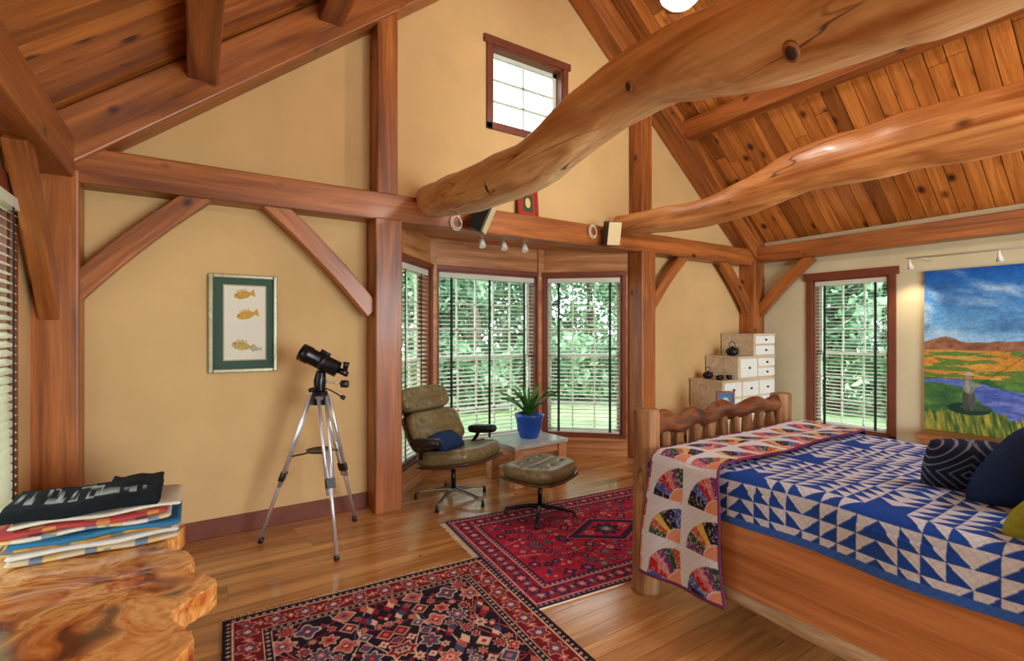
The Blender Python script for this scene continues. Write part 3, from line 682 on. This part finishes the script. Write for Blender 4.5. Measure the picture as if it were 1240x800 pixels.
fish(.21,.555,.055,rgb(196,152,62),.2);fish(.23,.41,.058,rgb(200,156,60),.25);fish(.20,.19,.06,rgb(188,160,90),-.2);fish(.29,.165,.03,rgb(170,170,150),.0)
grid('print',A0,A0*0-.008,B0,np.clip(img,0,1),M['paint'],fr)
# ------------------------------------------------------------ landscape painting
def painting():
    y1,y0,z0,z1=2.05,.55,.33,2.08; pe=empty('landscape_painting',(XR-.005,y1,z0),-math.pi/2)
    Wd,H=y1-y0,z1-z0
    a=np.linspace(0,Wd,420);b=np.linspace(0,H,480);A0,B0=np.meshgrid(a,b); v=B0/H; u=A0/Wd
    img=np.zeros(A0.shape+(3,))
    sky=(1-v)/.45; top=rgb(16,88,180);hor=rgb(140,196,230)
    img[:]=top+(hor-top)*np.clip(sky,0,1)[...,None]
    wp=fbm(A0*3,B0*3,77,3)*.6
    cl_=fbm(A0*2.2+3+wp,B0*5+A0*1.8+wp,21,6); m=np.clip((cl_-.47)*3.2,0,1)*np.clip((v-.56)*12,0,1); img=img*(1-m[...,None]*.85)+rgb(222,232,244)*m[...,None]*.85
    m=np.clip((fbm(A0*3+9+wp,B0*7,31,5)-.54)*4,0,1)*(v>.6); img=img*(1-m[...,None]*.55)+rgb(44,84,150)*m[...,None]*.55
    rid=.545+.045*np.exp(-((u-.12)/.10)**2)+.02*fbm(A0*7,A0*0,4)+.03*np.exp(-((u-.5)/.2)**2)
    m=(v<rid)&(v>.50); c=fbm(A0*14,B0*22,6)[...,None]; img[m]=(rgb(110,62,50)*(1-c)+rgb(190,140,100)*c)[m]
    m=v<.525; s=fbm(A0*3,B0*28,8,4)[...,None]; c1=rgb(200,110,44)*(1-s)+rgb(210,190,80)*s; g=fbm(A0*4+7,B0*26,12,5)[...,None]; c1=np.where(g>.49,rgb(56,116,56)*.8+c1*.25,c1); img[m]=c1[m]
    m=v<.36; s=fbm(A0*6,B0*14,14,5)[...,None]; c2=rgb(20,74,50)*(1-s)+rgb(120,160,70)*s; img[m]=c2[m]
    riv=.34-.05*u+.02*np.sin(u*9)+.01*fbm(A0*20,B0*4,5); wd=.02+.16*np.clip(u-.05,0,1)
    m=(v<riv)&(v>riv-wd-.08*np.clip((u-.2)*6,0,1)); w=fbm(A0*8,B0*34,16,5)[...,None]; c3=rgb(34,70,160)*(1-w)+rgb(160,160,220)*w; img[m]=c3[m]
    m=v<.13+.03*np.sin(u*7)+.05*vnoise(A0*60,B0*0,2); s=vnoise(A0*70+B0*14,B0*9,18)[...,None]; c4=rgb(40,80,40)*(1-s)+rgb(190,180,70)*s; img[m]=c4[m]
    def ell(cx,cz,rx,rz,c): img[((A0-cx)/rx)**2+((B0-cz)/rz)**2<1]=c
    X0=.36; Z0=.50
    ell(X0,Z0-.17,.17,.06,rgb(24,60,50)); ell(X0+.05,Z0-.15,.12,.03,rgb(60,90,60))
    ell(X0-.02,Z0-.08,.032,.11,rgb(70,76,70)); ell(X0+.022,Z0-.08,.028,.11,rgb(84,90,84)); ell(X0,Z0+.06,.048,.08,rgb(120,128,120)); ell(X0-.01,Z0+.05,.02,.06,rgb(150,154,140)); ell(X0+.05,Z0+.07,.045,.016,rgb(140,144,130)); ell(X0,Z0+.15,.024,.028,rgb(170,134,110)); ell(X0,Z0+.176,.042,.011,rgb(180,176,150)); ell(X0,Z0+.188,.022,.017,rgb(180,176,150))
    m=(np.abs((B0-(Z0+.08))-(A0-X0-.08)*.9)<.003)&(A0>X0+.08)&(A0<X0+.42); img[m]=rgb(60,40,30)
    img*=(.86+.28*fbm(A0*50,B0*50,3,3))[...,None]
    grid('canvas_front',A0,A0*0-.03,B0,np.clip(img,0,1),M['paint'],pe)
    box('stretcher',0,Wd,-.029,0,0,H,M['basebd'],pe)
painting()
# ------------------------------------------------------------ step tansu
ta=empty('step_tansu'); y0,y1=3.58,4.0
tiers=[(5.28,6.4,0,.85),(5.6,6.4,.85,1.13),(5.93,6.4,1.13,1.41)]
for i,(x0,x1,z0,z1) in enumerate(tiers):
    box('tier_%d'%i,x0,x1,y0,3.79,z0,z1-.02,M['tansu'],ta,.004)
    box('tier_%d_back'%i,x0,min(x1,6.34),3.79,4.03,z0,z1-.02,M['tansu'],ta,.0)
    box('tier_%d_top'%i,x0-.015,x1+.01,y0-.015,3.795,z1-.02,z1,M['tansu'],ta,.003); box('tier_%d_top_back'%i,x0-.015,6.34,3.795,4.03,z1-.02,z1,M['tansu'],ta,.0)
dr=[];kn=[]
def drawer(x0,x1,z0,z1):
    dr.append((x0+.012,x1-.012,y0-.012,y0,z0+.012,z1-.012)); kn.append(((x0+x1)/2,(z0+z1)/2))
drawer(5.95,6.4,1.13,1.27);drawer(5.95,6.4,1.27,1.395)
drawer(5.62,6.0,.86,1.11);drawer(6.0,6.4,.86,.985);drawer(6.0,6.4,.985,1.11)
for r in range(4):
    for c in range(3): drawer(5.3+c*.366,5.3+(c+1)*.366,.03+r*.2,.03+(r+1)*.2)
boxes('drawer_fronts',dr,M['tansuf'],ta,.003)
for i,(x,z) in enumerate(kn): tube('knob_%d'%i,[(x,y0-.012,z),(x,y0-.03,z)],[.012,.014],M['iron'],ta,10)
def teapot(P,sc):
    tp=empty('teapot',P,0,sc)
    lathe('body',[(.03,0),(.06,.01),(.08,.04),(.075,.075),(.045,.1),(.02,.105),(.012,.12),(0,.125)],M['iron'],tp)
    tube('handle',[(-.055,0,.08),(-.055,0,.15),(0,0,.18),(.055,0,.15),(.055,0,.08)],[.005]*5,M['iron'],tp,8,sub=4); tube('spout',[(.06,0,.05),(.1,0,.07),(.115,0,.1)],[.016,.011,.008],M['iron'],tp,8,sub=3)
teapot((5.74,3.75,1.132),1); teapot((5.40,3.86,.852),.8)
for x,y in ((5.33,3.66),(5.52,3.65),(5.43,3.70)): lathe('tea_cup',[(.02,0),(.035,.02),(.04,.05),(.036,.05),(.03,.02),(0,.015)],M['iron'],None,16,(x,y,.851))
bc=empty('blanket_chest',(4.95,3.4,0)); box('body',-.3,.3,-.2,.2,0,.47,M['tansu'],bc,.006); box('lid',-.32,.32,-.22,.22,.47,.51,M['tansu'],bc,.006)
sp=empty('small_framed_photo',(5.0,3.35,.512),rd(-35)); boxes('frame',[(-.1,-.075,-.012,.012,0,.26),(.075,.1,-.012,.012,0,.26),(-.075,.075,-.012,.012,0,.025),(-.075,.075,-.012,.012,.235,.26)],M['basebd'],sp,.003)
a=np.linspace(-.075,.075,40);b=np.linspace(.025,.235,50);A0,B0=np.meshgrid(a,b); img=np.zeros(A0.shape+(3,)); img[:]=rgb(60,110,150); m=(A0/.04)**2+((B0-.13)/.06)**2<1; img[m]=rgb(200,190,180); grid('photo',A0,A0*0-.003,B0,img,M['paint'],sp)
tube('easel_leg',[(0,.01,.2),(0,.1,.0)],[.005,.005],M['basebd'],sp,6)
lb=empty('low_bench'); box('seat',6.15,6.55,.7,2.0,.36,.41,M['bench'],lb,.006); 
for i,(x,y) in enumerate(((6.2,.78),(6.5,.78),(6.2,1.92),(6.5,1.92))): box('leg_%d'%i,x-.03,x+.03,y-.03,y+.03,0,.36,M['bench'],lb)
# ------------------------------------------------------------ red framed picture on beam
rp=empty('red_framed_picture',(2.76,3.985,2.552)); rp.rotation_euler=(rd(-5),0,0)
boxes('frame',[(-.12,-.09,-.012,.012,0,.29),(.09,.12,-.012,.012,0,.29),(-.09,.09,-.012,.012,0,.03),(-.09,.09,-.012,.012,.26,.29)],M['rframe'],rp,.003)
a=np.linspace(-.09,.09,60);b=np.linspace(.03,.26,70);A0,B0=np.meshgrid(a,b);img=np.zeros(A0.shape+(3,));img[:]=rgb(176,44,26)
m=(np.abs(A0)<.06)&(np.abs(B0-.145)<.085);img[m]=rgb(60,70,50); m=(A0/.03)**2+((B0-.15)/.05)**2<1; img[m]=rgb(220,190,120); grid('print',A0,A0*0-.004,B0,img,M['paint'],rp)
# ------------------------------------------------------------ speakers
def speaker(loc,rz,rx):
    s=empty('wall_speaker',loc,rz); s.rotation_euler=(rx,0,rz)
    box('cabinet',-.075,.075,-.06,.07,-.12,.12,M['black'],s,.01); box('grille',-.07,.07,-.072,-.06,-.115,.115,M['cream'],s,.006)
    tube('bracket',[(0,.07,.02),(0,.12,.06),(0,.13,.1)],[.01,.01,.01],M['black'],s,8,sub=2)
speaker((2.09,3.72,2.42),rd(50),rd(24)); speaker((3.62,3.72,2.45),rd(-20),rd(14))
cb=empty('speaker_cables')
for k,(x,z) in enumerate(((1.90,2.38),(3.46,2.47))):
    for j in range(2):
        r=.04+.012*j; tube('loop_%d_%d'%(k,j),[(x+r*math.cos(t*.7+j),3.82+.01*j,z+r*1.3*math.sin(t*.7+j)) for t in range(9)],[.004]*9,M['white'],cb,6,sub=3)
# ------------------------------------------------------------ track lights
tk=empty('bay_track_light'); tube('rail',[(2.3,4.2,2.385),(3.2,4.2,2.385)],[.01,.01],M['white'],tk,8)
for i,x in enumerate((2.35,2.6,2.85)):
    tube('stem_%d'%i,[(x,4.2,2.385),(x,4.2,2.33)],[.006,.006],M['white'],tk,8); tube('spot_%d'%i,[(x,4.2,2.34),(x+.0,4.17,2.26)],[.022,.034],M['white'],tk,14)
tk=empty('wall_track_light')
for dx in (0,.05): tube('rail_%d'%(dx*100),[(6.3-dx,2.1,2.2),(6.3-dx,-.5,2.2)],[.007,.007],M['white'],tk,8)
tube('support_a',[(6.6,2.0,2.2),(6.25,2.0,2.2)],[.007,.007],M['white'],tk,8);tube('support_b',[(6.6,1.1,2.2),(6.25,1.1,2.2)],[.007,.007],M['white'],tk,8)
for i,y in enumerate((2.08,1.4,.9)): tube('spot_%d'%i,[(6.27,y,2.2),(6.27,y,2.15),(6.3,y,2.1)],[.008,.012,.032],M['white'],tk,14)
# ------------------------------------------------------------ live edge bench + quilts
sb=empty('live_edge_bench')
rg=random.Random(3)
edge=[(-.77,3.2),(-.62,3.26),(-.4,3.22),(-.22,3.2),(-.08,3.12),(-.04,3.0),(-.10,2.9),(-.12,2.78),(-.03,2.68),(.0,2.55),(-.02,2.45),(.05,2.36),(.07,2.27),(-.0,2.2),(-.07,2.1),(-.03,2.0),(.0,1.9),(-.06,1.78),(-.12,1.6),(-.05,1.4),(0,1.2),(-.05,1.0),(-.77,.95)]
P=[]
n=len(edge)
for i in range(n-2):
    p0=edge[max(i-1,0)];p1=edge[i];p2=edge[i+1];p3=edge[min(i+2,n-2)]
    for k in range(8):
        t=k/8
        P.append(tuple(.5*((2*p1[c])+(p2[c]-p0[c])*t+(2*p0[c]-5*p1[c]+4*p2[c]-p3[c])*t*t+(3*p1[c]-p0[c]-3*p2[c]+p3[c])*t**3)+rg.uniform(-.005,.005) for c in (0,1)))
P+=[edge[-2],edge[-1]]
o=prism('slab',P,.36,.455,M['burl'],sb,'z'); bb=o.modifiers.new('b','BEVEL'); bb.width=.018; bb.segments=3; bb.limit_method='ANGLE'; bb.angle_limit=rd(60)
for i,(x,y) in enumerate(((-.62,3.0),(-.2,2.95),(-.62,1.3),(-.22,1.3))): tube('leg_%d'%i,[(x,y,0),(x+.01,y,.2),(x,y,.37)],[.06,.05,.065],M['bedlog'],sb,16,.1,1,5,i)
qs=empty('folded_quilt_stack'); rg=random.Random(5)
cols=[rgb(214,196,160),rgb(224,220,206),rgb(200,140,60),rgb(50,120,160),rgb(226,214,196),rgb(186,70,66),rgb(226,218,198)]
z=.457
def fold(n,x0,x1,y0,y1,z0,th,colf,wr=.006):
    m=48; ns=140; t=np.linspace(0,2*math.pi,m+1); s=np.linspace(0,1,ns)
    ca,sa=np.cos(t),np.sin(t); hy=(y1-y0)/2; yy=(y0+y1)/2+hy*np.sign(ca)*np.abs(ca)**.35; zz=z0+th/2+th/2*np.sign(sa)*np.abs(sa)**.6
    Sx,Yy=np.meshgrid(s,yy,indexing='ij'); _,Zz=np.meshgrid(s,zz,indexing='ij')
    sh=np.minimum(1,np.sin(np.pi*np.clip(Sx,0.0,1))*14)**.5; X=x0+(x1-x0)*Sx
    Zz=z0+th/2+(Zz-z0-th/2)*sh; Yy=(y0+y1)/2+(Yy-(y0+y1)/2)*(.97+.03*sh)+.008*np.sin(Sx*9+z0*40)
    Zz=Zz+.004*np.sin(Sx*11+z0*60)+wr*(fbm(X*11+z0*90,Yy*11,3)-.4)*(Zz>z0+th*.6)
    Zz=np.maximum(Zz,.457)
    grid(n,X,Yy,Zz,np.clip(colf(X,Yy,Zz),0,1),M['cloth'],qs)
for i,c in enumerate(cols):
    th=rg.uniform(.022,.032); dx=rg.uniform(-.025,.035)
    def cf(X,Y,Z,c=c,i=i):
        img=np.zeros(X.shape+(3,)); img[:]=c
        k=(np.floor(X/.045)+np.floor(Y/.045)+i).astype(int)%4
        pal=[c,np.clip(c*1.1,0,1),rgb(160,60,60) if i%2 else rgb(60,100,150),rgb(220,180,90)]
        if i in(0,2,4,5): 
            for j in (2,3): img[k==j]=img[k==j]*.4+pal[j]*.6
        return img
    fold('fold_%d'%i,-.68+dx,-.08+dx,2.82+rg.uniform(-.01,.03),3.17,z,th,cf); z+=th*.96
def topf(X,Y,Z):
    img=np.zeros(X.shape+(3,)); img[:]=rgb(20,26,32)
    u=(X+.42);v=Y-3.0; r=np.hypot(u/.24,v/.13); an=np.arctan2(v/.13,u/.24)
    m=(np.abs(r-.9-.10*np.sin(7*an))<.035)|((np.abs(r-.5-.14*np.cos(5*an))<.04))|(np.abs(vnoise(X*26,Y*26,8)-.5)<.03)&(r<.85); img[m&(Z>z+.01)]=rgb(176,184,186); return img
fold('navy_blanket',-.68,-.13,2.815,3.18,z,.06,topf,.024)
fold('navy_blanket_fold',-.34,-.13,2.98,3.2,z+.04,.03,lambda X,Y,Z:np.zeros(X.shape+(3,))+rgb(22,28,34),.03)
# ------------------------------------------------------------ ceiling fan
def fan(x,y,rot):
    f=empty('ceiling_fan',(x,y,-.08),rot)
    tube('rod',[(0,0,4.2),(0,0,RZ-.2)],[.015,.015],M['blackm'],f,10)
    lathe('motor',[(.03,4.24),(.13,4.2),(.15,4.12),(.13,4.03),(.1,3.98)][::-1],M['blackm'],f)
    lathe('bowl',[(0,3.83),(.09,3.85),(.14,3.9),(.155,3.96),(.15,3.98)],M['bulb'],f)
    for i in range(4):
        a=i*math.pi/2; c,s=math.cos(a),math.sin(a)
        o=box('blade_%d'%i,.16,.55,-.06,.06,4.12,4.13,M['walnut'],f,.004); o.location=(c*.355,s*.355,4.125); o.rotation_euler=(rd(10),0,a)
fan(RX,2.30,rd(45)); fan(RX,-1.2,0)  # second fan is invented, out of view, added to go with the rear fill
# ------------------------------------------------------------ outside
box('lawn',-30,40,-30,40,-.4,-.33,M['grass'])
def foliage(name,cl_,n,size,seed):
    e=empty(name)
    r=np.random.RandomState(seed)
    cs=np.array(cl_); idx=r.randint(0,len(cs),n)
    d=r.normal(size=(n,3)); d/=np.linalg.norm(d,axis=1)[:,None]; p=cs[idx,:3]+d*(cs[idx,3]*r.uniform(.55,1,n))[:,None]
    u=r.normal(size=(n,3));u/=np.linalg.norm(u,axis=1)[:,None]; w=np.cross(u,r.normal(size=(n,3)));w/=np.linalg.norm(w,axis=1)[:,None]
    s=size*r.uniform(.6,1.3,n)[:,None]
    V=np.stack([p-u*s,p+w*s*.5,p+u*s,p-w*s*.5],1).reshape(-1,3); V[:,2]=np.maximum(V[:,2],-.28)
    F=np.arange(4*n).reshape(n,4)
    mk('leaves',V.tolist(),F.tolist(),M['tree'],e)
    for k in range(0,len(cs),6):
        c=cs[k]; tube('trunk_%d'%k,[(c[0],c[1],-.32),(c[0]+.1,c[1],1.5),(c[0]+.05,c[1]+.1,max(2,c[2]+1))],[.14,.11,.06],M['bark'],e,10,.1,1,4,k)
r=np.random.RandomState(2)
c1=[(r.uniform(-3,14),r.uniform(10.6,14),r.uniform(0,5.0),r.uniform(.7,1.5)) for _ in range(80)]
c1+=[(-2+k*.72+r.uniform(-.2,.2),r.uniform(9.2,9.8),r.uniform(-.1,.9),r.uniform(.6,.95)) for k in range(18)]
foliage('garden_trees',c1,46000,.12,1)
c2=[(r.uniform(11.5,14),r.uniform(-2,7.0),r.uniform(0,4.0),r.uniform(.7,1.4)) for _ in range(44)]
foliage('garden_shrubs',c2,20000,.12,2)
# ------------------------------------------------------------ light
w=bpy.data.worlds.new('World'); S.world=w; w.use_nodes=True; bg=w.node_tree.nodes['Background']; bg.inputs[0].default_value=(.86,.94,1,1); bg.inputs[1].default_value=5.8
def lamp(name,t,loc,en,col,**k):
    l=bpy.data.lights.new(name,t); l.energy=en; l.color=col
    rot=k.pop('rot',None)
    for a,v_ in k.items(): setattr(l,a,v_)
    o=bpy.data.objects.new(name,l); o.location=loc; S.collection.objects.link(o)
    if rot: o.rotation_euler=rot
    return o
sun=lamp('sun','SUN',(0,0,12),7,(1,.96,.88),angle=.05); sun.rotation_euler=Vector((-.15,-.6,.75)).to_track_quat('Z','Y').to_euler()
lamp('back_fill_area','AREA',(2.9,YB-.05,1.3),320,(.82,.92,1),shape='RECTANGLE',size=3.3,size_y=2.4,rot=(rd(90),0,0))  # added fill light in the rear opening, brightens the room from behind camera
lamp('fan_lamp_light','POINT',(RX,2.3,3.68),42,(1,.95,.86),shadow_soft_size=.06)
lamp('rear_fill_point','POINT',(RX,-1.2,3.5),110,(1,.96,.9),shadow_soft_size=.2)  # added fill light behind camera, lifts the ceiling; source is invented
tl=lamp('wall_track_spot','SPOT',(6.29,2.09,2.08),14,(1,.8,.55),shadow_soft_size=.02,spot_size=rd(80),spot_blend=.8)
tl.rotation_euler=Vector((-.45,-.12,.8)).to_track_quat('Z','Y').to_euler()
# ------------------------------------------------------------ camera
cd=bpy.data.cameras.new('cam'); cam=bpy.data.objects.new('camera',cd); S.collection.objects.link(cam)
cam.location=(0,0,1.45); cam.rotation_euler=(rd(90),0,rd(-32.8)); cd.sensor_width=36; cd.lens=598/1240*36; cd.clip_start=.02
S.camera=cam
S.view_settings.view_transform='Standard'; S.view_settings.exposure=0.0
